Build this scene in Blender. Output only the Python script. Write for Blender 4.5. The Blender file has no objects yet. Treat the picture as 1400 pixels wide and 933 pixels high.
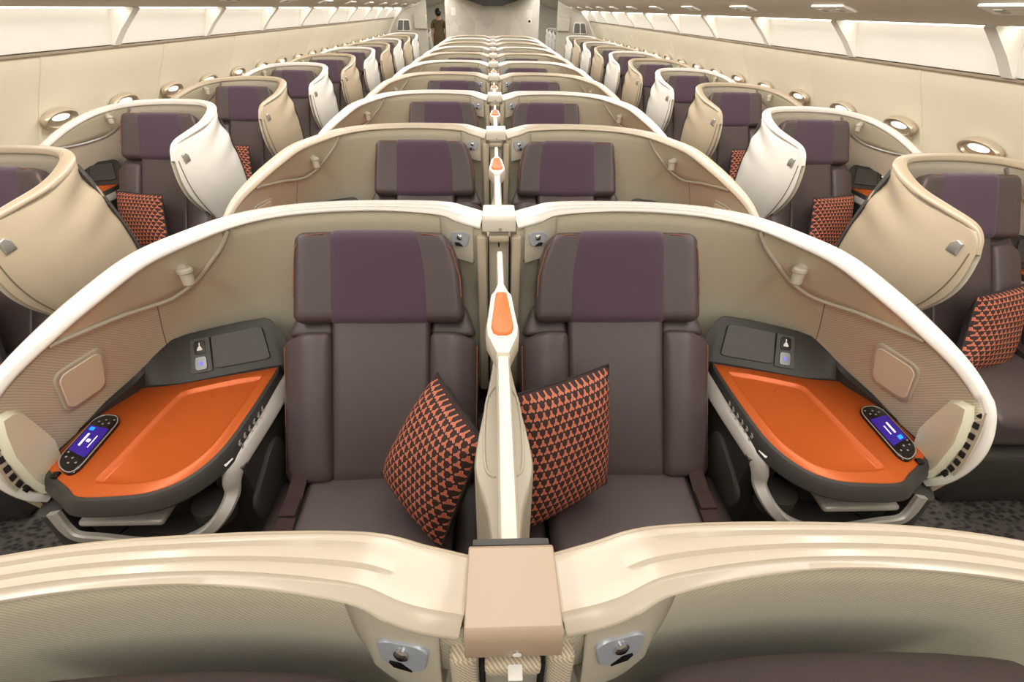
import bpy, bmesh, math, random
from mathutils import Vector, Matrix
random.seed(3)
PI = math.pi
scn = bpy.context.scene
col = scn.collection
V = Vector

# ------------------------------------------------------------------ node helpers
class NT:
    def __init__(s, tree): s.t = tree
    def n(s, typ, **kw):
        nd = s.t.nodes.new(typ)
        for k, v in kw.items(): setattr(nd, k, v)
        return nd
    def link(s, a, b): s.t.links.new(a, b)
    def m(s, op, a, b=None, c=None):
        nd = s.t.nodes.new('ShaderNodeMath'); nd.operation = op
        for i, x in enumerate((a, b, c)):
            if x is None: continue
            if isinstance(x, (int, float)): nd.inputs[i].default_value = x
            else: s.t.links.new(x, nd.inputs[i])
        return nd.outputs[0]

def rgb(r, g, b):                      # sRGB 0-255 to linear
    f = lambda c: (c/255/12.92) if c/255 <= .04045 else ((c/255+.055)/1.055)**2.4
    return (f(r), f(g), f(b), 1)

def mat(name, colr, rough=.5, metal=0, bump=None, coat=0, spec=.5, var=0, emit=None, estr=0, sheen=0):
    m = bpy.data.materials.new(name); m.use_nodes = True
    t = NT(m.node_tree); b = m.node_tree.nodes['Principled BSDF']
    b.inputs['Base Color'].default_value = colr
    b.inputs['Roughness'].default_value = rough
    b.inputs['Metallic'].default_value = metal
    b.inputs['Specular IOR Level'].default_value = spec
    if coat: b.inputs['Coat Weight'].default_value = coat; b.inputs['Coat Roughness'].default_value = .12
    if sheen: b.inputs['Sheen Weight'].default_value = sheen
    if emit: b.inputs['Emission Color'].default_value = emit; b.inputs['Emission Strength'].default_value = estr
    if bump or var:
        tc = t.n('ShaderNodeTexCoord')
        nz = t.n('ShaderNodeTexNoise'); t.link(tc.outputs['Object'], nz.inputs['Vector'])
        nz.inputs['Scale'].default_value = bump[0] if bump else 6
        nz.inputs['Detail'].default_value = 4
        if bump:
            bp = t.n('ShaderNodeBump'); bp.inputs['Strength'].default_value = bump[1]; bp.inputs['Distance'].default_value = .002
            t.link(nz.outputs['Fac'], bp.inputs['Height']); t.link(bp.outputs['Normal'], b.inputs['Normal'])
        if var:
            n2 = t.n('ShaderNodeTexNoise'); t.link(tc.outputs['Object'], n2.inputs['Vector']); n2.inputs['Scale'].default_value = 3
            mx = t.n('ShaderNodeMix', data_type='RGBA')
            t.link(n2.outputs['Fac'], mx.inputs[0])
            mx.inputs[6].default_value = [c*(1-var) for c in colr[:3]]+[1]
            mx.inputs[7].default_value = [min(1, c*(1+var)) for c in colr[:3]]+[1]
            t.link(mx.outputs[2], b.inputs['Base Color'])
    return m

def twill(name, c1, c2, pitch=.0062, rough=.85, seams=()):
    """diagonal woven fabric on UV metres; seams = list of u positions"""
    m = bpy.data.materials.new(name); m.use_nodes = True
    t = NT(m.node_tree); b = m.node_tree.nodes['Principled BSDF']; b.inputs['Roughness'].default_value = rough
    b.inputs['Sheen Weight'].default_value = .25
    uv = t.n('ShaderNodeUVMap'); sp = t.n('ShaderNodeSeparateXYZ'); t.link(uv.outputs[0], sp.inputs[0])
    x, y = sp.outputs[0], sp.outputs[1]
    d = t.m('ADD', t.m('MULTIPLY', x, .8), t.m('MULTIPLY', y, .6))
    e = t.m('SUBTRACT', t.m('MULTIPLY', x, .6), t.m('MULTIPLY', y, .8))
    s1 = t.m('SINE', t.m('MULTIPLY', d, 2*PI/pitch)); s2 = t.m('SINE', t.m('MULTIPLY', e, 2*PI/(pitch*.55)))
    h = t.m('ADD', t.m('MULTIPLY', s1, .4), t.m('MULTIPLY', s2, .14)); h = t.m('ADD', h, .5)
    mx = t.n('ShaderNodeMix', data_type='RGBA'); t.link(h, mx.inputs[0])
    mx.inputs[6].default_value = c1; mx.inputs[7].default_value = c2
    out = mx.outputs[2]
    for u in seams:
        k = t.m('LESS_THAN', t.m('ABSOLUTE', t.m('SUBTRACT', x, u)), .0016)
        m2 = t.n('ShaderNodeMix', data_type='RGBA'); t.link(k, m2.inputs[0]); t.link(out, m2.inputs[6])
        m2.inputs[7].default_value = [c*.35 for c in c1[:3]]+[1]; out = m2.outputs[2]
    t.link(out, b.inputs['Base Color'])
    bp = t.n('ShaderNodeBump'); bp.inputs['Strength'].default_value = .35; bp.inputs['Distance'].default_value = .001
    t.link(h, bp.inputs['Height']); t.link(bp.outputs['Normal'], b.inputs['Normal'])
    return m

def triad(name, a=.0265):
    """three-armed star repeat of the pillow covers, on UV metres"""
    m = bpy.data.materials.new(name); m.use_nodes = True
    t = NT(m.node_tree); b = m.node_tree.nodes['Principled BSDF']; b.inputs['Roughness'].default_value = .8
    uv = t.n('ShaderNodeUVMap'); sp = t.n('ShaderNodeSeparateXYZ'); t.link(uv.outputs[0], sp.inputs[0])
    U, W = sp.outputs[0], sp.outputs[1]
    sx, sy = a, a*math.sqrt(3)
    def cell(ox, oy):
        x = t.m('SUBTRACT', t.m('FLOORED_MODULO', t.m('ADD', U, ox), sx), sx/2)
        y = t.m('SUBTRACT', t.m('FLOORED_MODULO', t.m('ADD', W, oy), sy), sy/2)
        return x, y, t.m('ADD', t.m('MULTIPLY', x, x), t.m('MULTIPLY', y, y))
    x1, y1, d1 = cell(10, 10); x2, y2, d2 = cell(10+sx/2, 10+sy/2)
    k = t.m('LESS_THAN', d1, d2)
    mixf = lambda p, q: t.m('ADD', t.m('MULTIPLY', p, k), t.m('MULTIPLY', q, t.m('SUBTRACT', 1, k)))
    x, y = mixf(x1, x2), mixf(y1, y2)
    best = None
    for ang in (90, 210, 330):
        c, s = math.cos(math.radians(ang)), math.sin(math.radians(ang))
        tt = t.m('ADD', t.m('MULTIPLY', x, c), t.m('MULTIPLY', y, s))
        pp = t.m('ABSOLUTE', t.m('SUBTRACT', t.m('MULTIPLY', x, s), t.m('MULTIPLY', y, c)))
        # distance to a tapering arm, in cells
        f = t.m('SUBTRACT', .165, t.m('DIVIDE', pp, a)); f = t.m('SUBTRACT', f, t.m('MULTIPLY', t.m('DIVIDE', tt, a), .12))
        f = t.m('MINIMUM', f, t.m('ADD', t.m('DIVIDE', tt, a), .10))
        f = t.m('MINIMUM', f, t.m('SUBTRACT', .44, t.m('DIVIDE', tt, a)))
        best = f if best is None else t.m('MAXIMUM', best, f)
    r = t.n('ShaderNodeValToRGB'); t.link(best, r.inputs[0])
    el = r.color_ramp.elements
    el[0].position = 0; el[0].color = rgb(58, 34, 32)
    el[1].position = .008; el[1].color = rgb(120, 58, 46)
    for p, c in ((.02, rgb(234, 164, 138)), (.06, rgb(216, 126, 96)), (.10, rgb(176, 72, 50)), (.135, rgb(222, 122, 84))):
        e = el.new(p); e.color = c
    t.link(r.outputs[0], b.inputs['Base Color'])
    bp = t.n('ShaderNodeBump'); bp.inputs['Strength'].default_value = .3; bp.inputs['Distance'].default_value = .001
    t.link(best, bp.inputs['Height']); t.link(bp.outputs['Normal'], b.inputs['Normal'])
    return m

M = {}
M['leather'] = mat('brown leather', rgb(78, 66, 67), .42, bump=(260, .25), var=.06)
M['leather_dark'] = mat('brown leather edge', rgb(56, 45, 44), .5, bump=(260, .2))
M['purple'] = mat('purple woven cover', rgb(80, 59, 76), .9, bump=(700, .4), sheen=.3)
M['piping'] = mat('orange piping', rgb(150, 92, 58), .6)
M['white'] = mat('pearl white shell', rgb(238, 234, 228), .22, coat=.6)
M['beige'] = mat('champagne beige shell', rgb(194, 178, 154), .30, coat=.5)
M['rimbeige'] = mat('champagne rim', rgb(214, 201, 182), .26, coat=.5)
M['greige'] = mat('greige plastic', rgb(194, 187, 170), .45)
M['cap'] = mat('satin beige cap', rgb(188, 165, 143), .32)
M['capwhite'] = mat('satin ivory cap', rgb(232, 226, 212), .3)
M['lining'] = twill('oatmeal twill lining', rgb(184, 176, 152), rgb(216, 209, 186), .0062, seams=(1.03,))
M['lining_side'] = twill('pale lining', rgb(202, 192, 172), rgb(226, 217, 198), .0062)
M['weave'] = twill('woven sleeve', rgb(160, 144, 120), rgb(222, 208, 184), .0042)
M['copper'] = mat('smoky copper recess', rgb(210, 203, 178), .25, coat=.4, bump=(60, .1))
M['black'] = mat('charcoal console plastic', rgb(50, 47, 44), .5, bump=(500, .12))
M['black2'] = mat('dark grey console plastic', rgb(64, 62, 58), .48)
M['gloss'] = mat('gloss black', rgb(16, 15, 16), .15)
M['void'] = mat('dark slot', rgb(24, 20, 18), .8)
M['silver'] = mat('silver painted frame', rgb(168, 164, 158), .35, metal=.25)
M['chrome'] = mat('chrome', rgb(210, 210, 210), .12, metal=1)
M['bluegrey'] = mat('blue grey plate', rgb(176, 182, 190), .3, metal=.2)
M['orange'] = mat('satin orange table', rgb(196, 92, 34), .36, metal=.25, bump=(900, .06))
M['orangepad'] = mat('orange leather pad', rgb(238, 124, 58), .5, bump=(400, .15))
M['ivory'] = mat('ivory rail', rgb(236, 228, 212), .35)
M['belt'] = mat('maroon belt webbing', rgb(52, 31, 27), .8, bump=(300, .3))
M['pillow'] = triad('triad pillow print')
M['pillowback'] = mat('charcoal pillow cloth', rgb(48, 44, 44), .9, bump=(300, .3))
M['wall'] = mat('cream wall lining', rgb(244, 236, 214), .45, var=.02)
M['binpanel'] = mat('white bin panel', rgb(240, 237, 230), .4)
M['ceiling'] = mat('ceiling panel', rgb(214, 204, 186), .5)
M['part'] = mat('grey partition', rgb(198, 192, 180), .5, var=.05)
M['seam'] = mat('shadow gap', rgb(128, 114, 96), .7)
M['lamp'] = mat('warm light strip', (1, .95, .86, 1), .5, emit=(1, .95, .86, 1), estr=4.5)
M['lens'] = mat('lit lens', (1, .95, .85, 1), .3, emit=(1, .93, .8, 1), estr=1.6)
M['screen'] = mat('screen violet', rgb(40, 24, 110), .2, emit=rgb(58, 34, 150), estr=.55)
M['text'] = mat('screen white text', rgb(220, 220, 255), .3, emit=rgb(215, 215, 255), estr=.9)
M['bluelit'] = mat('screen blue button', rgb(40, 150, 255), .3, emit=rgb(30, 140, 255), estr=.9)
M['violet'] = mat('violet lit icon', rgb(80, 80, 200), .3, emit=rgb(90, 86, 230), estr=.6)
M['bezel'] = mat('satin bronze bezel', rgb(196, 182, 160), .3, metal=.5)
M['doorface'] = mat('pale door face', rgb(224, 222, 198), .4)
M['btn'] = mat('grey button marks', rgb(150, 146, 142), .5)
M['paper'] = mat('white placard', rgb(240, 238, 232), .5)
M['skin'] = mat('skin', rgb(214, 166, 138), .5)
M['hair'] = mat('black hair', rgb(26, 22, 22), .45)
M['dress'] = mat('olive patterned dress', rgb(116, 98, 72), .75, var=.35, bump=(40, .2))
M['glass'] = mat('grey door glass', rgb(110, 108, 104), .15)

def carpet():
    m = bpy.data.materials.new('charcoal loop carpet'); m.use_nodes = True
    t = NT(m.node_tree); b = m.node_tree.nodes['Principled BSDF']; b.inputs['Roughness'].default_value = .95
    tc = t.n('ShaderNodeTexCoord'); mp = t.n('ShaderNodeMapping'); mp.inputs['Scale'].default_value = (38, 60, 1)
    t.link(tc.outputs['Object'], mp.inputs[0])
    v = t.n('ShaderNodeTexVoronoi'); v.feature = 'F1'; t.link(mp.outputs[0], v.inputs['Vector']); v.inputs['Scale'].default_value = 1
    r = t.n('ShaderNodeValToRGB'); t.link(v.outputs['Distance'], r.inputs[0])
    r.color_ramp.elements[0].position = .25; r.color_ramp.elements[0].color = rgb(20, 19, 19)
    r.color_ramp.elements[1].position = .65; r.color_ramp.elements[1].color = rgb(66, 62, 58)
    t.link(r.outputs[0], b.inputs['Base Color'])
    return m
M['carpet'] = carpet()

def partition_mat():
    m = bpy.data.materials.new('faceted partition print'); m.use_nodes = True
    t = NT(m.node_tree); b = m.node_tree.nodes['Principled BSDF']; b.inputs['Roughness'].default_value = .45
    tc = t.n('ShaderNodeTexCoord'); mp = t.n('ShaderNodeMapping'); mp.inputs['Scale'].default_value = (2.6, 1, 2.6)
    t.link(tc.outputs['Object'], mp.inputs[0])
    v = t.n('ShaderNodeTexVoronoi'); v.distance = 'MANHATTAN'; t.link(mp.outputs[0], v.inputs['Vector']); v.inputs['Scale'].default_value = 1
    r = t.n('ShaderNodeValToRGB'); t.link(v.outputs['Color'], r.inputs[0])
    r.color_ramp.elements[0].color = rgb(208, 203, 192); r.color_ramp.elements[1].color = rgb(234, 230, 220)
    t.link(r.outputs[0], b.inputs['Base Color'])
    return m
M['printed'] = partition_mat()

# ------------------------------------------------------------------ object helpers
SX = 1                # +1 right hand, -1 mirrored to the left
ORG = V((0, 0, 0))    # base of the thing being built

def mkobj(name, bm, material, parent=None, uvs=None, sharp=38, label=None):
    if not isinstance(bm, bmesh.types.BMesh):
        raise TypeError
    bmesh.ops.recalc_face_normals(bm, faces=bm.faces[:])
    for v in bm.verts:
        v.co.x *= SX
    if SX < 0: bmesh.ops.reverse_faces(bm, faces=bm.faces[:])
    o_ = V((ORG.x*SX, ORG.y, ORG.z))
    for v in bm.verts: v.co -= o_
    me = bpy.data.meshes.new(name); bm.to_mesh(me); bm.free()
    me.shade_smooth()
    me.set_sharp_from_angle(angle=math.radians(sharp))
    me.materials.append(material)
    o = bpy.data.objects.new(name, me); col.objects.link(o)
    if parent is not None: o.parent = parent
    if label: o['label'] = label
    return o

def thing(name, label, cat, group=None, loc=None):
    global ORG
    o = bpy.data.objects.new(name, None); o.empty_display_size = .1
    col.objects.link(o)
    ORG = V(loc) if loc else V((0, 0, 0))
    o.location = (ORG.x*SX, ORG.y, ORG.z)
    o['label'] = label; o['category'] = cat
    if group: o['group'] = group
    return o

def reorg(): 
    global ORG
    ORG = V((0, 0, 0))

def dup(root, dx, dy, label, group=None, skip=()):
    r = root.copy(); col.objects.link(r)
    r.location = (root.location.x+dx, root.location.y+dy, root.location.z)
    r['label'] = label
    if group: r['group'] = group
    for c in root.children:
        if c.name.split('.')[0] in skip: continue
        k = c.copy(); col.objects.link(k); k.parent = r
        for g in c.children:
            if g.name.split('.')[0] in skip: continue
            q = g.copy(); col.objects.link(q); q.parent = k
    return r

def crom(pts, n=8):
    P = [tuple(p) for p in pts]; out = []
    for i in range(len(P)-1):
        p0 = P[i-1] if i else tuple(2*a-b for a, b in zip(P[0], P[1]))
        p1, p2 = P[i], P[i+1]
        p3 = P[i+2] if i+2 < len(P) else tuple(2*a-b for a, b in zip(P[-1], P[-2]))
        for k in range(n):
            t = k/n
            out.append(tuple(.5*(2*b+(c-a)*t+(2*a-5*b+4*c-d)*t*t+(3*b-a-3*c+d)*t**3) for a, b, c, d in zip(p0, p1, p2, p3)))
    out.append(P[-1]); return out

def lofts(bm, loops, closed=True, cap=True):
    rows = [[bm.verts.new(p) for p in L] for L in loops]
    n = len(rows[0])
    for a, b in zip(rows, rows[1:]):
        for i in range(n if closed else n-1):
            j = (i+1) % n
            try: bm.faces.new((a[i], a[j], b[j], b[i]))
            except ValueError: pass
    if cap:
        for r in (rows[0], rows[-1]):
            try: bm.faces.new(r)
            except ValueError: pass
    return rows

def add_tube(bm, path, r, seg=8, flat=1.0):
    path = [V(p) for p in path]; loops = []
    up = V((0, 0, 1))
    for i, p in enumerate(path):
        t = (path[min(i+1, len(path)-1)]-path[max(i-1, 0)]).normalized()
        a = t.cross(up)
        if a.length < .05: a = t.cross(V((1, 0, 0)))
        a.normalize(); b = a.cross(t).normalized()
        rr = r[i] if isinstance(r, (list, tuple)) else r
        loops.append([p+a*(rr*math.cos(2*PI*k/seg))+b*(rr*flat*math.sin(2*PI*k/seg)) for k in range(seg)])
    lofts(bm, loops)

def add_rbox(bm, size, r, mtx=Matrix(), seg=10, fn=None, puff=0):
    """rounded box centred on 0; fn(co)->co shapes it before mtx"""
    hx, hy, hz = size[0]/2, size[1]/2, size[2]/2
    r = min(r, hx*.999, hy*.999, hz*.999)
    tmp = bmesh.new()
    bmesh.ops.create_cube(tmp, size=2)
    bmesh.ops.subdivide_edges(tmp, edges=tmp.edges[:], cuts=seg, use_grid_fill=True)
    mp = {}
    def warp(t, h):                           # crowd samples to the rounded corners
        s = 1 if t >= 0 else -1; a = abs(t)
        k = .5
        return s*((a/k)*(h-r) if a < k else (h-r)+(a-k)/(1-k)*r)
    for v in tmp.verts:
        p = V((warp(v.co.x, hx), warp(v.co.y, hy), warp(v.co.z, hz)))
        c = V((max(-hx+r, min(hx-r, p.x)), max(-hy+r, min(hy-r, p.y)), max(-hz+r, min(hz-r, p.z))))
        d = p-c
        nz = sum(1 for q in d if abs(q) > 1e-6)
        if nz > 1: 
            m_ = max(abs(q) for q in d)
            d = d.normalized()*m_
        p = c+d
        if puff:
            fx = 1-(p.x/hx)**2; fy = 1-(p.y/hy)**2
            p.z += puff*max(0, fx)*max(0, fy)*(1 if p.z > 0 else -.3)
        if fn: p = V(fn(p))
        mp[v.index] = bm.verts.new(mtx @ p)
    tmp.verts.ensure_lookup_table()
    for f in tmp.faces: bm.faces.new([mp[v.index] for v in f.verts])
    tmp.free()

def rbox(size, r, loc=(0, 0, 0), mtx=None, **kw):
    bm = bmesh.new(); add_rbox(bm, size, r, mtx if mtx else Matrix.Translation(V(loc)), **kw); return bm

def frame(o, x, y):
    x = V(x).normalized(); y = V(y); y = (y-x*y.dot(x)).normalized(); z = x.cross(y)
    m = Matrix((x, y, z)).transposed().to_4x4(); m.translation = V(o); return m

def add_plate(bm, pts, nrm, depth, bev=.0, inset=.93):
    """raised polygon plate: pts on the surface, goes depth along nrm"""
    nrm = V(nrm).normalized(); pts = [V(p) for p in pts]; c = sum(pts, V())/len(pts)
    base = [p-nrm*.004 for p in pts]
    L = [base, [p+nrm*(depth-bev) for p in pts]]
    if bev: L.append([c+(p-c)*inset+nrm*depth for p in pts])
    lofts(bm, L)

def rquad(c00, c10, c11, c01, rect=(0, 0, 1, 1), rad=.12, n=5, asp=1.0):
    """rounded rectangle in bilinear coordinates of the quad"""
    u0, v0, u1, v1 = rect; ru = rad*min(u1-u0, (v1-v0)/asp); rv = ru*asp
    out = []
    for cx, cy, a0 in ((u1-ru, v0+rv, -90), (u1-ru, v1-rv, 0), (u0+ru, v1-rv, 90), (u0+ru, v0+rv, 180)):
        for k in range(n+1):
            a = math.radians(a0+90*k/n); out.append((cx+ru*math.cos(a), cy+rv*math.sin(a)))
    A, B, C_, D = map(V, (c00, c10, c11, c01))
    return [A*(1-u)*(1-v)+B*u*(1-v)+C_*u*v+D*(1-u)*v for u, v in out]

def qnormal(q, toward):
    A, B, C_, D = map(V, q); n = (C_-A).cross(D-B).normalized()
    return n if n.dot(V(toward)) > 0 else -n

def grid_obj(name, rows, material, parent, uvrows=None, solid=0, sharp=50, label=None):
    bm = bmesh.new(); lay = bm.loops.layers.uv.new('UVMap')
    R = [[bm.verts.new(p) for p in r] for r in rows]
    uvm = {}
    for i, r in enumerate(R):
        for j, v in enumerate(r):
            uvm[v] = uvrows[i][j] if uvrows else (i*.1, j*.1)
    for i in range(len(R)-1):
        for j in range(len(R[0])-1):
            f = bm.faces.new((R[i][j], R[i+1][j], R[i+1][j+1], R[i][j+1]))
            for lp in f.loops: lp[lay].uv = uvm[lp.vert]
    o = mkobj(name, bm, material, parent, sharp=sharp, label=label)
    if solid:
        md = o.modifiers.new('thickness', 'SOLIDIFY'); md.thickness = solid; md.offset = 0
    return o

# ------------------------------------------------------------------ shell surface
class Shell:
    """top rim path with a matching bottom path; s runs along, v runs down"""
    ridged = True
    def __init__(self, data, hold=()):
        # data rows: top xyz, bottom xyz, outer half width, inner half width, inner drop, bulge
        self.n = len(data); self.k = 8
        self.rows = crom(data, self.k); self.hold = hold
        self.N = []; self.T = []; R = self.rows
        for i in range(len(R)):
            a, b = R[max(i-1, 0)], R[min(i+1, len(R)-1)]
            t = V((b[0]-a[0], b[1]-a[1], b[2]-a[2])).normalized(); self.T.append(t)
            n = V((-t.y, t.x, 0)); self.N.append(n.normalized() if n.length > 1e-4 else V((0, 1, 0)))
        for lo, hi, nv in hold:                       # front tips: keep the sideways normal
            for i in range(len(R)):
                s = i/self.k
                if lo <= s <= hi: self.N[i] = V(nv).normalized()
        self.u = [0]
        for i in range(1, len(R)): self.u.append(self.u[-1]+(V(R[i][:3])-V(R[i-1][:3])).length)
    def row(self, s):
        f = max(0, min(len(self.rows)-1.0001, s*self.k)); i = int(f); t = f-i
        r = tuple(a*(1-t)+b*t for a, b in zip(self.rows[i], self.rows[i+1]))
        n = (self.N[i]*(1-t)+self.N[i+1]*t).normalized()
        return r, n, self.u[i]*(1-t)+self.u[i+1]*t
    def S(self, s, v, off=0, fwd=0):
        r, n, u = self.row(s)
        p = V(r[:3])*(1-v)+V(r[3:6])*v
        q = p+n*(off+r[9]*math.sin(PI*min(1, v)))
        if len(r) > 10: q.y -= r[10]*math.sin(PI*v)
        return q
    def surf(self, s0, s1, ns, nv, off, v0=0, v1=1, fold=None):
        rows, uvs = [], []
        for i in range(ns+1):
            s = s0+(s1-s0)*i/ns; r, n, u = self.row(s)
            L = (V(r[:3])-V(r[3:6])).length
            rr, uu = [], []
            for j in range(nv+1):
                a = v0(s) if callable(v0) else v0; b = v1(s) if callable(v1) else v1
                v = a+(b-a)*j/nv
                rr.append(self.S(s, v, off+(fold(s, v) if fold else 0))); uu.append((u, v*L))
            rows.append(rr); uvs.append(uu)
        return rows, uvs
    def ins(self, s, v, extra=0):
        """inner lining: starts at the inner edge of the rim and runs back to the wall"""
        r, n, u = self.row(s)
        return self.S(s, v, -.012-max(0, r[7]-.022)*max(0, 1-(v/.42)**2)-extra)
    def lining(self, s0, s1, ns, nv, extra=0, v0=0, v1=1):
        rows, uvs = [], []
        for i in range(ns+1):
            s = s0+(s1-s0)*i/ns; r, n, u = self.row(s); L = (V(r[:3])-V(r[3:6])).length
            a = v0(s) if callable(v0) else v0; b = v1(s) if callable(v1) else v1
            rows.append([self.ins(s, a+(b-a)*j/nv, extra) for j in range(nv+1)]); uvs.append([(u, (a+(b-a)*j/nv)*L) for j in range(nv+1)])
        return rows, uvs
    def rim(self, s0, s1, ridges=True):
        loops = []; i0, i1 = int(s0*self.k), int(s1*self.k)
        for i in range(i0, min(i1, len(self.rows)-1)+1):
            r = self.rows[i]; p = V(r[:3]); n = self.N[i]; t = self.T[i]
            b = t.cross(n).normalized()
            wo, wi, d = r[6], r[7], r[8]
            g = max(0, min(1, (7.2-i/self.k)/2)) if self.ridged else 0
            sec = [(wo*.6, -.020), (wo, -.014), (wo*1.05, -.004), (wo*.9, .003), (wo*.5, .007), (-wi*.10, .0085-.001*(1-g)), (-wi*.17, .0035+.0035*(1-g)),
                   (-wi*.44, .0050), (-wi*.50, -.0005+.0045*(1-g)), (-wi*.76, .0005), (-wi*.82, -.006+.004*(1-g)), (-wi*.97, -d*.55), (-wi, -d*.8), (-wi*.96, -d), (-wi*.6, -d-.004)]
            loops.append([p+n*a+b*c for a, c in sec])
        bm = bmesh.new(); lofts(bm, loops); return bm

# ------------------------------------------------------------------ centre shell (right hand)
CS_DATA = [
 # top                     bottom              wo    wi    drop  bulge fwd
 (.046,1.538,1.150,  .046,1.53,.45,  .008,.076,.026,0,0),
 (.100,1.545,1.163,  .100,1.545,.45, .008,.078,.024,0,0),
 (.177,1.556,1.177,  .177,1.56,.45,  .007,.066,.018,0,0),
 (.340,1.556,1.180,  .340,1.56,.45,  .007,.046,.014,0,0),
 (.520,1.543,1.180,  .520,1.56,.45,  .008,.042,.014,.005,0),
 (.680,1.505,1.176,  .700,1.55,.45,  .014,.040,.014,.012,0),
 (.800,1.440,1.168,  .90,1.52,.45,  .022,.038,.016,.022,0),
 (.900,1.346,1.150,  1.05,1.46,.45,  .030,.036,.018,.030,0),
 (.978,1.245,1.128,  1.145,1.36,.45, .036,.034,.018,.032,0),
 (1.050,1.125,1.080, 1.20,1.22,.45,  .036,.032,.018,.032,0),
 (1.105,1.035,1.035, 1.215,1.09,.45,  .032,.028,.018,.026,0),
 (1.160,.940,.980,   1.215,.99,.45,  .022,.021,.018,.016,0),
 (1.192,.872,.922,   1.210,.93,.46,  .016,.017,.016,.008,0),
 (1.205,.838,.862,   1.210,.91,.47,  .013,.015,.015,0,0),
 (1.207,.820,.795,   1.210,.90,.48,  .012,.014,.014,0,0),
 (1.203,.822,.725,   1.205,.895,.49, .011,.012,.012,0,0),
 (1.195,.840,.660,   1.20,.89,.52,   .011,.011,.010,0,0),
 (1.185,.866,.620,   1.19,.885,.55,  .008,.008,.008,0,0)]
CS = Shell(CS_DATA, hold=((12, 17, (1, 0, 0)),))

LEDGE = [(6.15, .03), (6.352, .096), (6.588, .144), (6.952, .216), (7.316, .248), (7.644, .256), (8.1, .232), (8.572, .184), (9.0, .143), (9.464, .104), (10.137, .046)]
KNOB = (7.2, .135)
DOOR = [(9.246, .488), (10.392, .424), (10.319, .184), (9.064, .248)]
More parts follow.
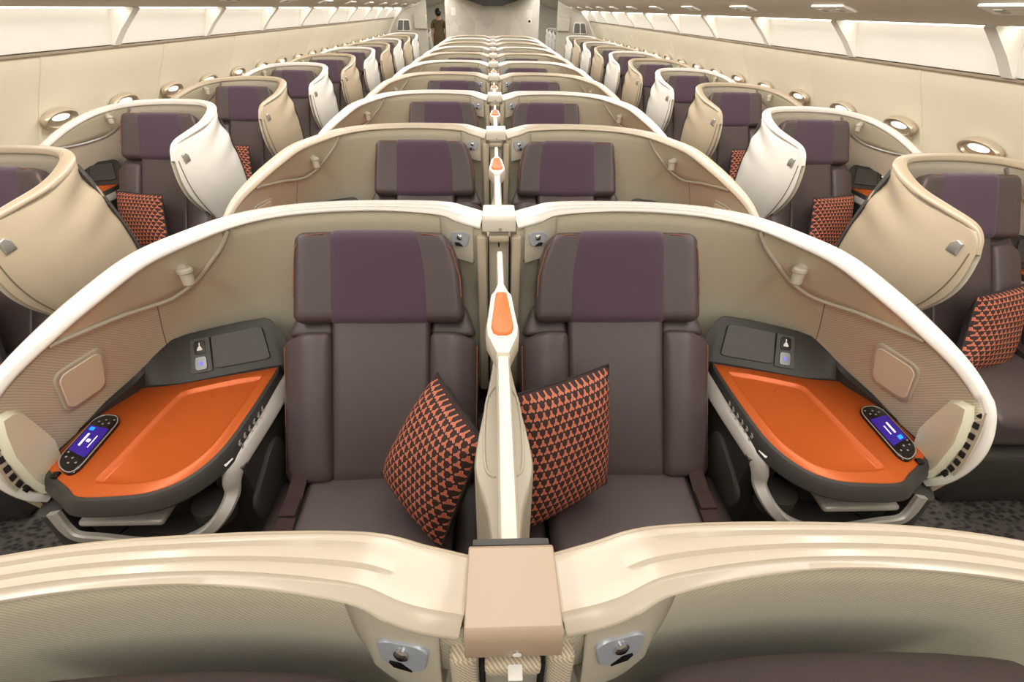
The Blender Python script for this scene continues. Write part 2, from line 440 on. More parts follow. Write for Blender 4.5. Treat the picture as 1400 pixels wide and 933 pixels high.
#TOOLCUT
def build_centre_shell(label, side, white):
    global SX
    SX = side
    rimmat = M['white'] if white else M['rimbeige']
    t = thing('seat_shell', label, 'seat shell', 'shells of the centre seat pairs', (.6, 1.2, 0))
    mkobj('rim', CS.rim(0, 17), rimmat, t, sharp=55)
    rows, uv = CS.lining(0, 13.0, 120, 18, v0=.022); grid_obj('lining', rows, M['lining'], t, uv, .005)
    rows, uv = CS.surf(0, 16.6, 150, 12, .010); grid_obj('outer_panel', rows, M['beige'], t, uv, .005)
    # recess under the rim with its ledge and reading light
    led = LEDGE
    le = crom(led, 6)
    def vl(s):
        for a, b in zip(le, le[1:]):
            if a[0] <= s <= b[0]: return a[1]+(b[1]-a[1])*(s-a[0])/max(1e-6, b[0]-a[0])
        return led[-1][1]
    rows, uv = CS.lining(6.25, 10.1, 60, 5, .004, v0=.02, v1=vl); rc = grid_obj('light_recess', rows, M['copper'], t, uv, .003)
    bm = bmesh.new(); add_tube(bm, [CS.ins(s, v, .007) for s, v in le], .0065, 8); mkobj('ledge', bm, M['greige'], t)
    p = CS.ins(KNOB[0], KNOB[1], .022); ax = V((-.05, -.10, -1)).normalized()
    bm = bmesh.new()
    add_tube(bm, [p+V((.03, .02, .012)), p+V((.012, .008, .006)), p-V((0, 0, .004))], [.018, .018, .015], 10)
    add_tube(bm, [p-ax*.012, p-ax*.006, p+ax*.002, p+ax*.004, p+ax*.038, p+ax*.042], [.017, .022, .022, .018, .0165, .013], 16)
    rl = mkobj('reading_light', bm, M['greige'], t)
    bm = bmesh.new(); add_tube(bm, [p+ax*.041, p+ax*.0435], .010, 14); mkobj('lens', bm, M['chrome'], rl)
    # rounded mirror door on the side wall
    cs = DOOR
    q = [CS.ins(s, v, .006) for s, v in cs]; nr = qnormal(q, (-1, 0, .1))
    bm = bmesh.new(); add_plate(bm, rquad(*q, rad=.2), nr, .003, .002, .97); df = mkobj('mirror_door', bm, M['greige'], t)
    bm = bmesh.new(); add_plate(bm, [p_+nr*.001 for p_ in rquad(*q, rect=(.07, .08, .93, .92), rad=.2)], nr, .004, .002, .97); mkobj('door_face', bm, M['doorface'], df)
    # headphone hook plate beside the cap
    rows, uv = [], []
    tilt = lambda v: .003+.15*max(0, v-.024)
    for k in range(17):
        sv = .50+1.55*k/16; vb = .20-.006*sv-.05*max(0, sv-1.2)**2; f = min(1, (2.05-sv)/.25)
        vs = [.024+(vb-.024)*q_/8 for q_ in range(9)]
        rows.append([CS.ins(sv, v, .003+(tilt(v)-.003)*f) for v in vs]+[CS.ins(sv, vb+.01, .0)]); uv.append([(sv, v) for v in vs+[vb+.01]])
    jp = grid_obj('corner_plate', rows, M['greige'], t, uv, .004)
    q = [CS.ins(a, b, tilt(b)+.004) for a, b in ((.80, .126), (1.55, .138), (1.66, .082), (.66, .056))]
    nr = qnormal(q, (0, -1, .4))
    bm = bmesh.new(); add_plate(bm, rquad(*q, rad=.3), nr, .004, .002, .95); hp = mkobj('socket_plate', bm, M['bluegrey'], t)
    c = sum(q, V())/4+V((0, 0, .006))
    bm = bmesh.new(); add_tube(bm, [c, c+nr*.006, c+nr*.008], [.009, .009, .006], 14); mkobj('socket', bm, M['chrome'], hp)
    bm = bmesh.new(); qq = [q[0]*.72+q[1]*.28, q[0]*.28+q[1]*.72, c-V((-.016, 0, .017)), c-V((.016, 0, .017))]
    add_plate(bm, [a+nr*.003 for a in qq], nr, .002, .0005); mkobj('socket_notch', bm, M['gloss'], hp)
    # wing pad with vent at the front tip
    pts = [(.928, .876), (.905, .892), (.878, .896), (.863, .858), (.848, .794), (.850, .70), (.864, .645), (.915, .645), (.940, .68), (.956, .745), (.948, .79)]
    bm = bmesh.new(); add_plate(bm, [V((1.186, y, z)) for y, z in pts], (-1, 0, 0), .024, .01, .9); mkobj('wing_pad', bm, M['doorface'], t)
    arc = [(.868, .897), (.858, .868), (.850, .838), (.845, .808), (.841, .780), (.838, .752), (.838, .726), (.842, .700)]
    bm = bmesh.new()
    L = [[V((1.187, y-.016, z)), V((1.187, y+.016, z)), V((1.192, y+.016, z)), V((1.192, y-.016, z))] for y, z in arc]
    lofts(bm, L); vt = mkobj('vent_strip', bm, M['greige'], t)
    bm = bmesh.new()
    for (y, z), (y2, z2) in zip(arc, arc[1:]+[(.848, .675)]):
        dv = V((0, y2-y, z2-z)).normalized()
        add_rbox(bm, (.004, .016, .017), .003, frame((1.186, (y+y2)/2, (z+z2)/2), (1, 0, 0), dv.cross(V((1, 0, 0)))), seg=2)
    mkobj('vent_slots', bm, M['void'], vt)
    reorg(); SX = 1
    return t

# ------------------------------------------------------------------ seat (right hand, centred x = .375)
def build_seat(label, side):
    global SX
    SX = side; cx = .375
    t = thing('leather_seat', label, 'seat', 'seats of the centre seat pairs', (cx, 1.0, 0))
    u = V((0, .31, .45)).normalized(); B = V((cx, 1.045, .45))
    n = V((0, -u.z, u.y))
    def F(x, du, dn): return frame(B+V((x, 0, 0))+u*du+n*dn, (1, 0, 0), u)
    def crown(p): 
        return (p.x, p.y, p.z+(.012*(p.x/.14)**2 if p.z > 0 else 0))
    mkobj('backrest', rbox((.31, .58, .11), .022, mtx=F(0, .285, -.055), fn=crown, puff=.012), M['leather'], t)
    for s in (-1, 1):
        def shp(p, s=s):
            k = (p.y+.23)/.46
            return (p.x+s*(.006*k), p.y-(.03*max(0, s*p.x/.075) if p.y > .15 else 0), p.z+.010*math.cos(p.x/.078*1.4)-.012*max(0, s*p.x/.078))
        b = mkobj('side_bolster', rbox((.152, .475, .15), .024, mtx=F(s*.224, .240, -.055), fn=shp, puff=.008), M['leather'], t)
        bm = bmesh.new()
        add_tube(bm, [F(s*(.297+.006*k/10), .03+.40*k/10, -.002).translation for k in range(11)], .0022, 6)
        mkobj('piping', bm, M['piping'], b)
        def sh2(p, s=s): return (p.x*(1-.35*(p.y+.05)/.1)-s*.012*(p.y+.05)/.1, p.y, p.z-.02*(p.y+.05)/.1)
        mkobj('shoulder', rbox((.15, .11, .11), .022, mtx=F(s*.226, .515, -.062), fn=sh2), M['leather'], t)
    # headrest
    hb, ht = V((cx, 1.338, .862)), V((cx, 1.470, 1.118)); hu = (ht-hb).normalized(); hn = V((0, -hu.z, hu.y)); L = (ht-hb).length
    H = frame((hb+ht)/2-hn*.022, (1, 0, 0), hu)
    def hd(p):
        k = (p.y+L/2)/L
        return (p.x*((1.0-.05*k) if p.x > 0 else 1-.05*k-.17*max(0, (k-.4)/.6)**2.2), p.y-.006*(p.x/.26)**2*(1 if p.y > 0 else 0), p.z+.03*(abs(p.x)/.26)**3*(1-.4*k)-.012*max(0, k-.7))
    h = mkobj('headrest', rbox((.530, L, .10), .032, mtx=H, fn=hd, seg=14), M['leather'], t)
    def hc(p):
        k = (p.y+L/2)/L
        q = hd(p); return (q[0], q[1], q[2])
    mkobj('headrest_cover', rbox((.335, L+.008, .107), .034, mtx=H, fn=hc, seg=14), M['purple'], h)
    for s in (-1, 1):
        bm = bmesh.new()
        add_tube(bm, [H @ V(hd(V((s*x, y, z)))) for x, y, z in ((.172, L/2-.008, .042), (.205, L/2-.009, .042), (.232, L/2-.014, .042), (.250, L/2-.030, .042), (.258, L/2-.055, .042), (.2605, 0, .042), (.2605, -.06, .042))], .0014, 6)
        mkobj('headrest_piping', bm, M['piping'], h)
    # cushion
    def cu(p): return (p.x, p.y, p.z+.012*(abs(p.x)/.25)**3+(.0 if p.y > -.15 else -.02*((-.15-p.y)/.13)**2))
    mkobj('seat_cushion', rbox((.47, .50, .15), .04, loc=(cx, .83, .385), fn=cu, seg=12, puff=.01), M['leather'], t)
    for s in (-1, 1):
        mkobj('cushion_side', rbox((.085, .50, .13), .03, loc=(cx+s*.285, .83, .375), puff=.004), M['leather_dark'], t)
    # belt on the aisle side
    bm = bmesh.new()
    pts = [(cx+.25, 1.07, .485), (cx+.245, 1.02, .482), (cx+.240, .95, .476), (cx+.238, .85, .470), (cx+.240, .75, .462), (cx+.245, .66, .448)]
    L_ = []
    for x, y, z in crom(pts, 4):
        L_.append([V((x-.024, y, z)), V((x+.024, y, z+.002)), V((x+.024, y, z+.006)), V((x-.024, y, z+.004))])
    lofts(bm, L_); bl = mkobj('seat_belt', bm, M['belt'], t)
    mkobj('buckle', rbox((.05, .06, .012), .005, mtx=frame((cx+.241, .93, .482), (1, 0, 0), (0, 1, .05)), seg=3), M['belt'], bl)
    bm = bmesh.new(); add_rbox(bm, (.56, .62, .28), .03, Matrix.Translation((cx, .86, .15)), seg=3)
    add_rbox(bm, (.48, .66, .05), .02, F(0, .33, -.135), seg=3)
    mkobj('seat_base', bm, M['black'], t)
    reorg(); SX = 1
    return t

# ------------------------------------------------------------------ side console (right hand)
TAB = crom([(.735,1.325),(.738,1.22),(.742,1.118),(.752,.985),(.775,.905),(.815,.848),(.87,.818),(.94,.808),(1.030,.808),(1.075,.836),(1.160,.893),(1.182,.94),(1.180,1.0),(1.172,1.10),(1.142,1.19),(1.113,1.222),(1.03,1.235),(.9,1.275)], 4)
TRAY = crom([(.768,1.283),(.769,1.20),(.772,1.118),(.782,.992),(.800,.925),(.835,.873),(.88,.850),(.94,.843),(.985,.845),(1.018,.852),(1.016,.89),(1.010,.94),(1.005,1.0),(.998,1.08),(.990,1.15),(.980,1.195),(.930,1.222),(.85,1.253)], 4)

def poly_off(P, d, xmax=None, xmin=None):
    n = len(P); out = []
    for i in range(n):
        a, b = V((P[i-1][0], P[i-1][1])), V((P[(i+1) % n][0], P[(i+1) % n][1]))
        t = (b-a); t = t.normalized() if t.length > 1e-9 else V((1, 0))
        nx, ny = -t.y, t.x              # TAB runs inner->front->outer, so this is inward; flip
        x, y = P[i][0]-nx*d, P[i][1]-ny*d
        if xmax: x = min(x, xmax)
        if xmin: x = max(x, xmin)
        out.append((x, y))
    return out

def build_console(label, side, scale=1.0, full=True):
    global SX
    SX = side
    t = thing('side_console', label, 'console', 'consoles of the centre seat pairs', (.72, 1.0, 0))
    X = .72
    z3 = lambda P, z: [V((x, y, z)) for x, y in P]
    xm = 1.196
    # dark surround slab
    bm = bmesh.new()
    lofts(bm, [z3(poly_off(TAB, .012, xm, .718), .650), z3(poly_off(TAB, .024, xm, .714), .653), z3(poly_off(TAB, .029, xm, .714), .661), z3(poly_off(TAB, .020, xm, .720), .686), z3(poly_off(TAB, .010, xm), .698), z3(TAB, .699), z3(TAB, .66)])
    sr = mkobj('surround', bm, M['black'], t)
    # orange table with sunken tray
    bm = bmesh.new()
    T2 = poly_off(TAB, -.003); T3 = poly_off(TRAY, .006); T4 = poly_off(TRAY, .002)
    rows = lofts(bm, [z3(TAB, .67), z3(TAB, .698), z3(T2, .701), z3(T3, .7015), z3(T4, .7035), z3(TRAY, .7025), z3(poly_off(TRAY, -.008), .694), z3(poly_off(TRAY, -.014), .692)], cap=False)
    bm.faces.new(rows[-1]); bm.faces.new(rows[0])
    tb = mkobj('tabletop', bm, M['orange'], t, sharp=60)
    bm = bmesh.new(); add_tube(bm, [V((.925+.042*math.cos(a), 1.175+.030*math.sin(a), .6925)) for a in [math.radians(20+150*k/16) for k in range(17)]], .0016, 6)
    mkobj('cup_ring', bm, M['orange'], tb)
    # raised back panel
    bo = crom([(.692,1.352,.690),(.735,1.338,.698),(.82,1.31,.70),(.92,1.275,.70),(1.015,1.243,.70),(1.11,1.232,.70),(1.165,1.195,.70),(1.186,1.10,.70),(1.192,.97,.698)], 4)
    to = crom([(.715,1.385,.775),(.765,1.412,.825),(.83,1.408,.823),(.90,1.397,.816),(1.052,1.335,.797),(1.105,1.265,.757),(1.150,1.185,.728),(1.182,1.07,.709),(1.196,.94,.703)], 4)
    bm = bmesh.new(); L = []
    for a, b in zip(bo, to):
        a, b = V(a), V(b); o = (b-a); o.z = 0; o = o.normalized()*.022 if o.length > .004 else V((.01, .01, 0))
        L.append([a, a*.1+b*.9-V((0, 0, .0)), b+o*.25+V((0, 0, .003)), b+o-V((0, 0, .004)), V((b.x+o.x, b.y+o.y, .66)), V((a.x, a.y, .66))])
    lofts(bm, L); bp = mkobj('back_panel', bm, M['black'], t, sharp=30)
    FA = [V((.735,1.340,.700)), V((1.013,1.247,.700)), V((1.030,1.346,.799)), V((.772,1.410,.823))]
    nr = qnormal(FA, (0, -1, .4))
    if full:
        bm = bmesh.new(); add_plate(bm, rquad(*FA, rect=(.07, .17, .655, .93), rad=.1), nr, .007, .002, .985); cd = mkobj('cover_flap', bm, M['black2'], bp)
        bm = bmesh.new(); add_plate(bm, rquad(*FA, rect=(.672, .13, .885, .93), rad=.1), nr, .006, .002, .98); sp = mkobj('socket_panel', bm, M['black2'], bp)
        for k, (v0, v1) in enumerate(((.19, .50), (.56, .87))):
            A = rquad(*FA, rect=(.72, v0, .84, v1), rad=.22, asp=2.5)
            bm = bmesh.new(); add_plate(bm, [p+nr*.006 for p in A], nr, .003, .001, .96); sk = mkobj('usb_socket' if k == 0 else 'lamp_switch', bm, M['gloss'], t)
            bm = bmesh.new()
            if k == 0:
                add_plate(bm, [p+nr*.009 for p in rquad(*FA, rect=(.764, v0+.10, .796, v1-.11), rad=.35, asp=2.5)], nr, .001)
            else:
                for r_ in ((.774, v0+.12, .786, v1-.05), (.752, v0+.08, .808, v0+.13), (.762, v0+.12, .798, v0+.17)):
                    add_plate(bm, [p+nr*.009 for p in rquad(*FA, rect=r_, rad=.1)], nr, .001)
            mkobj('icon', bm, M['violet'] if k == 0 else M['paper'], sk)
    # body
    BOD = [(max(x, .705), y) for x, y in poly_off(TAB, .0, 1.15)]
    BOD = [(min(x, 1.15), y) for x, y in BOD]
    bm = bmesh.new(); lofts(bm, [z3(poly_off(BOD, -.01), 0), z3(BOD, .02), z3(BOD, .505), z3(poly_off(BOD, -.09), .505), z3(poly_off(BOD, -.09), .62)])
    bd = mkobj('cabinet_body', bm, M['black'], t, sharp=30)
    bm = bmesh.new()
    prof = [V((x, 1.335, z)) for x, z in ((.706, 0), (.706, .645), (.80, .645), (.80, 0))]
    lofts(bm, [prof, [p-V((0, .395, 0)) for p in prof]]); mkobj('inner_side', bm, M['black'], t)
    # silver frame band along the inner side and across the front
    path = [((.698,1.375,.652),.045),((.703,1.30,.660),.046),((.706,1.20,.661),.046),((.711,1.10,.660),.046),((.720,1.0,.658),.048),((.730,.945,.648),.050),((.734,.915,.622),.046),((.735,.896,.588),.038),((.750,.842,.562),.034),((.79,.812,.536),.032),((.87,.798,.515),.030),((.95,.798,.524),.028),((1.03,.80,.540),.028),((1.09,.80,.551),.030),((1.115,.805,.575),.030),((1.13,.815,.63),.030)]
    pp = crom([p+(w,) for p, w in path], 4); L = []
    for i, q in enumerate(pp):
        a, b = V(pp[max(0, i-1)][:3]), V(pp[min(len(pp)-1, i+1)][:3]); tg = (b-a).normalized()
        f = i/len(pp); k = min(1, max(0, (f-.32)/.25))
        nn = V((-.62, 0, .78)).lerp(V((0, -1, 0)), k).normalized()
        wd = tg.cross(nn).normalized(); nn = wd.cross(tg).normalized(); w = q[3]/2; c = V(q[:3])
        L.append([c+wd*w-nn*.008, c+wd*w+nn*.003, c+wd*w*.7+nn*.008, c-wd*w*.7+nn*.008, c-wd*w+nn*.003, c-wd*w-nn*.008])
    bm = bmesh.new(); lofts(bm, L); mkobj('silver_frame', bm, M['silver'], t)
    # storage tray under the table, bottle ring, pocket panel, foot
    mkobj('slide_tray', rbox((.215, .11, .022), .010, loc=(.985, .868, .580), seg=5), M['silver'], t)
    if full:
        bm = bmesh.new(); add_tube(bm, [V((.80, .90, .50)), V((.80, .90, .56)), V((.80, .90, .562)), V((.80, .90, .53))], [.052, .052, .046, .045], 24)
        mkobj('bottle_well', bm, M['black2'], t)
        pk = [(1.15,.53),(1.13,.572),(1.08,.585),(1.00,.560),(.945,.540),(.915,.505),(.93,.44),(.96,.40),(1.06,.40),(1.15,.43)]
        bm = bmesh.new(); add_plate(bm, [V((.705, y, z)) for y, z in [q[:2] for q in crom([p for p in pk]+[pk[0]], 3)[:-1]]], (-1, 0, 0), .010, .005, .93); mkobj('pocket_flap', bm, M['black2'], t)
        # button strip on the sloping inner edge of the surround
        bn = V((-.75, 0, .6)).normalized()
        bm = bmesh.new()
        def tabx(y):
            K = [(.905, .775), (.94, .763), (.985, .752), (1.05, .747), (1.1, .743), (1.3, .736)]
            for (a, p), (b, q) in zip(K, K[1:]):
                if a <= y <= b: return p+(q-p)*(y-a)/(b-a)
            return .743
        for k in range(6):
            for j in range(2):
                y = 1.135-.028*k; z = .667+.014*j; x = max(.714, tabx(y)-.029)+(z-.661)*.36-.0012
                add_rbox(bm, (.008, .011, .004), .0015, frame((x, y, z), (.36, 0, .93), (0, 1, 0)), seg=2)
                add_rbox(bm, (.003, .015, .003), .001, frame((x+.001, y+.005, z+.006), (.36, 0, .93), (.3, 1, 0)), seg=1)
        mkobj('button_marks', bm, M['btn'], sr)
        bm = bmesh.new(); add_rbox(bm, (.014, .030, .003), .001, frame((.7395, .938, .6745), (.62, .16, .76), (-.22, 1, 0)), seg=1); mkobj('white_sticker', bm, M['paper'], sr)
    bm = bmesh.new(); lofts(bm, [[V((1.165+.032*math.cos(a), .862+.045*math.sin(a), z)) for a in [2*PI*k/14 for k in range(14)]] for z in (0, .1, .3, .5, .60, .61)]); mkobj('corner_post', bm, M['black2'], t)
    if full:
        # handheld controller in its cradle
        q = [V((1.078,.858,.702)), V((1.154,.905,.702)), V((1.162,1.098,.702)), V((1.084,1.085,.702))]
        A, B_, C_, D = q
        bm = bmesh.new(); add_plate(bm, rquad(*q, rad=.42, asp=.42), (0, 0, 1), .009, .004, .93); ct = mkobj('handheld_controller', bm, M['gloss'], t)
        bm = bmesh.new(); rim_ = rquad(*q, rad=.42, asp=.42); c_ = sum(q, V())/4
        add_tube(bm, [c_+(p-c_)*.965+V((0, 0, .008)) for p in rim_+rim_[:1]], .0016, 6); mkobj('controller_rim', bm, M['silver'], ct)
        up_ = V((0, 0, .0095))
        def rect(u0, v0, u1, v1, m, name, h=.0012, rad=.08):
            bm = bmesh.new(); add_plate(bm, [p+up_ for p in rquad(*q, rect=(u0, v0, u1, v1), rad=rad)], (0, 0, 1), h); return mkobj(name, bm, m, ct)
        rect(.10, .27, .90, .74, M['screen'], 'screen')
        up_ = V((0, 0, .0110))
        if side > 0:
            rect(.58, .42, .66, .62, M['text'], 'title_line', .0006); rect(.38, .42, .42, .58, M['text'], 'text_line', .0006); rect(.55, .295, .75, .36, M['bluelit'], 'blue_key', .0006)
        else:
            rect(.62, .38, .70, .60, M['text'], 'title_line', .0006); rect(.28, .40, .31, .60, M['text'], 'text_line', .0006); rect(.62, .655, .80, .715, M['bluelit'], 'blue_key', .0006)
            rect(.40, .47, .54, .52, M['text'], 'hand_icon', .0006)
        for u_, v_ in ((.3, .83), (.5, .80), (.7, .83), (.5, .88), (.25, .17), (.5, .12), (.75, .17), (.5, .2), (.2, .9), (.82, .24)):
            p = A*(1-u_)*(1-v_)+B_*u_*(1-v_)+C_*u_*v_+D*(1-u_)*v_+V((0, 0, .009))
            bm = bmesh.new(); add_tube(bm, [p, p+V((0, 0, .0015))], .0028, 8); mkobj('controller_key', bm, M['btn'], ct)
        mkobj('release_catch', rbox((.02, .02, .008), .004, loc=(1.130, .874, .704), seg=3), M['gloss'], ct)
    reorg(); SX = 1
    return t

# ------------------------------------------------------------------ divider between the pair
def build_divider(label, capmat):
    t = thing('centre_divider', label, 'divider', 'dividers between the centre seat pairs', (0, 1.0, 0))
    bm = bmesh.new(); add_rbox(bm, (.014, 1.0, .55), .004, Matrix.Translation((0, .80, .83)), seg=2); mkobj('panel', bm, M['ivory'], t)
    L = []
    for y, w in ((1.30, .0075), (1.295, .009), (1.05, .0095), (1.0, .010), (.80, .0125), (.795, .0135), (.35, .0145), (.345, .013)):
        L.append([V((-w, y, 1.095)), V((w, y, 1.095)), V((w, y, 1.118)), V((w*.7, y, 1.125)), V((-w*.7, y, 1.125)), V((-w, y, 1.118))])
    bm = bmesh.new(); lofts(bm, L); mkobj('top_rail', bm, M['ivory'], t)
    # paddle handle with orange pad
    out = [(0.009, 1.09), (.017, 1.055), (.026, 1.035), (.031, .96), (.0365, .89), (.034, .855), (.026, .83), (.0135, .79)]
    P = [(x, y) for x, y in out]; P = P+[(-x, y) for x, y in reversed(P)]
    bm = bmesh.new(); c = V((0, .93, 0))
    f = lambda k, z: [V((x*k, .93+(y-.93)*(1-(1-k)*.4), z)) for x, y in P]
    lofts(bm, [f(.85, 1.085), f(1, 1.095), f(1, 1.122), f(.9, 1.132)]); pd = mkobj('handle', bm, M['ivory'], t)
    o2 = [(.008, 1.040), (.013, 1.035), (.022, .915), (.024, .885), (.020, .865), (.010, .856)]
    P = o2+[(-x, y) for x, y in reversed(o2)]
    bm = bmesh.new(); lofts(bm, [f(1, 1.12), f(1, 1.1345), f(.88, 1.138)]); mkobj('orange_pad', bm, M['orangepad'], pd)
    # lower arm with the waisted outline
    hw = crom([(1.28, .010), (1.12, .013), (1.0, .022), (.85, .040), (.72, .056), (.655, .058), (.60, .046), (.55, .033), (.45, .022), (.34, .020)], 5)
    P = [V((w, y, 0)) for y, w in hw]+[V((-w, y, 0)) for y, w in reversed(hw)]
    zz = lambda k, z: [V((p.x*k, p.y, z)) for p in P]
    bm = bmesh.new(); lofts(bm, [zz(.8, .50), zz(1, .54), zz(1, .94), zz(.94, .952), zz(.86, .955)]); lo = mkobj('arm_panel', bm, M['greige'], t)
    bm = bmesh.new()
    for s in (-1, 1):
        pts = [V((s*x, y, .956)) for x, y in ((.018, .90), (.034, .86), (.040, .78), (.040, .70), (.034, .645), (.018, .63))]
        add_tube(bm, [V(q) for q in crom([tuple(p) for p in pts], 4)], .003, 6)
    mkobj('scoop_edge', bm, M['greige'], lo)
    # column with woven sleeves and cap
    bm = bmesh.new(); add_rbox(bm, (.066, .05, .66), .006, Matrix.Translation((0, 1.490, .785)), seg=2); cl = mkobj('column', bm, M['greige'], t)
    bm = bmesh.new(); add_rbox(bm, (.005, .004, .035), .001, Matrix.Translation((0, 1.4645, 1.085)), seg=1); mkobj('slot', bm, M['void'], cl)
    bm = bmesh.new()
    for s in (-1, 1): add_rbox(bm, (.005, .05, .58), .002, Matrix.Translation((s*.0345, 1.475, .80)), seg=1)
    mkobj('shadow_gap', bm, M['void'], cl)
    for s in (-1, 1):
        bm = bmesh.new(); lay = None
        add_rbox(bm, (.033, .065, .62), .009, frame((s*.0545, 1.485, .795), (1, 0, 0), (0, 1, 0)), seg=4)
        o = mkobj('woven_sleeve', bm, M['weave'], t); box_uv(o)
    bm = bmesh.new(); add_rbox(bm, (.062, .02, .02), .006, Matrix.Translation((0, 1.452, 1.10)), seg=3); o = mkobj('woven_band', bm, M['weave'], t); box_uv(o)
    # cap: flat top folding down at the front
    prof = [(1.548, 1.150), (1.548, 1.172), (1.543, 1.176), (1.47, 1.173), (1.457, 1.1705), (1.451, 1.165), (1.448, 1.156), (1.448, 1.125), (1.452, 1.122), (1.460, 1.150)]
    L = []
    for x, k in ((-.0495, .0), (-.0480, .0015), (.0480, .0015), (.0495, 0)):
        L.append([V((x*(1+.04*(1.548-y)/.1) if True else x, y, z+k)) for y, z in prof])
    bm = bmesh.new(); lofts(bm, L); cp = mkobj('cap', bm, capmat, t, sharp=30)
    mkobj('rear_gasket', rbox((.092, .010, .022), .003, loc=(0, 1.553, 1.164), seg=2), M['black2'], cp)
    bm = bmesh.new(); add_tube(bm, [V((.004, 1.450, 1.133)), V((.004, 1.4465, 1.133))], .005, 12); mkobj('screw', bm, M['chrome'], cp)
    bm = bmesh.new(); add_rbox(bm, (.016, .016, .003), .001, Matrix.Translation((.002, 1.4395, 1.1085)), seg=1)
    mkobj('white_tag', bm, M['paper'], t)
    reorg()
    return t

def box_uv(o):
    me = o.data; uvl = me.uv_layers.new(name='UVMap')
    for p in me.polygons:
        n = p.normal
        for li in p.loop_indices:
            c = me.vertices[me.loops[li].vertex_index].co
            uvl.data[li].uv = (c.y, c.z) if abs(n.x) > .7 else ((c.x, c.z) if abs(n.y) > abs(n.z) else (c.x, c.y))

# ------------------------------------------------------------------ side pod shell (right hand, first row)
SP_DATA = [
 (1.832,1.668,.950,  1.83,1.86,.56,  .012,.012,.015,.000,.075),
 (1.828,1.690,1.008, 1.83,1.88,.54,  .014,.014,.016,.012,.07),
 (1.818,1.735,1.045, 1.825,1.91,.52, .018,.016,.018,.022,.06),
 (1.806,1.850,1.066, 1.815,2.00,.50, .024,.020,.020,.038,.03),
 (1.792,1.990,1.090, 1.80,2.12,.50,  .030,.022,.022,.040,.0),
 (1.778,2.095,1.128, 1.785,2.25,.50, .034,.024,.022,.030,-.02),
 (1.792,2.175,1.160, 1.79,2.35,.50,  .032,.024,.022,.015,-.02),
 (1.860,2.228,1.176, 1.85,2.41,.50,  .026,.022,.022,.0,0),
 (2.000,2.248,1.180, 2.00,2.43,.50,  .020,.020,.022,0,0),
 (2.160,2.242,1.178, 2.17,2.43,.50,  .020,.020,.022,0,0),
 (2.330,2.205,1.166, 2.42,2.41,.50,  .022,.020,.022,0,0),
 (2.480,2.125,1.132, 2.64,2.35,.50,  .026,.022,.022,0,0),
 (2.585,2.010,1.075, 2.76,2.20,.50,  .028,.022,.022,0,0),
 (2.650,1.880,1.005, 2.81,2.00,.50,  .026,.022,.020,0,0),
 (2.690,1.760,.935,  2.83,1.85,.50,  .022,.020,.018,0,0),
 (2.705,1.670,.865,  2.84,1.75,.50,  .018,.018,.016,0,0)]
SP = Shell(SP_DATA, hold=((0, 2.5, (-1, .03, 0)),))

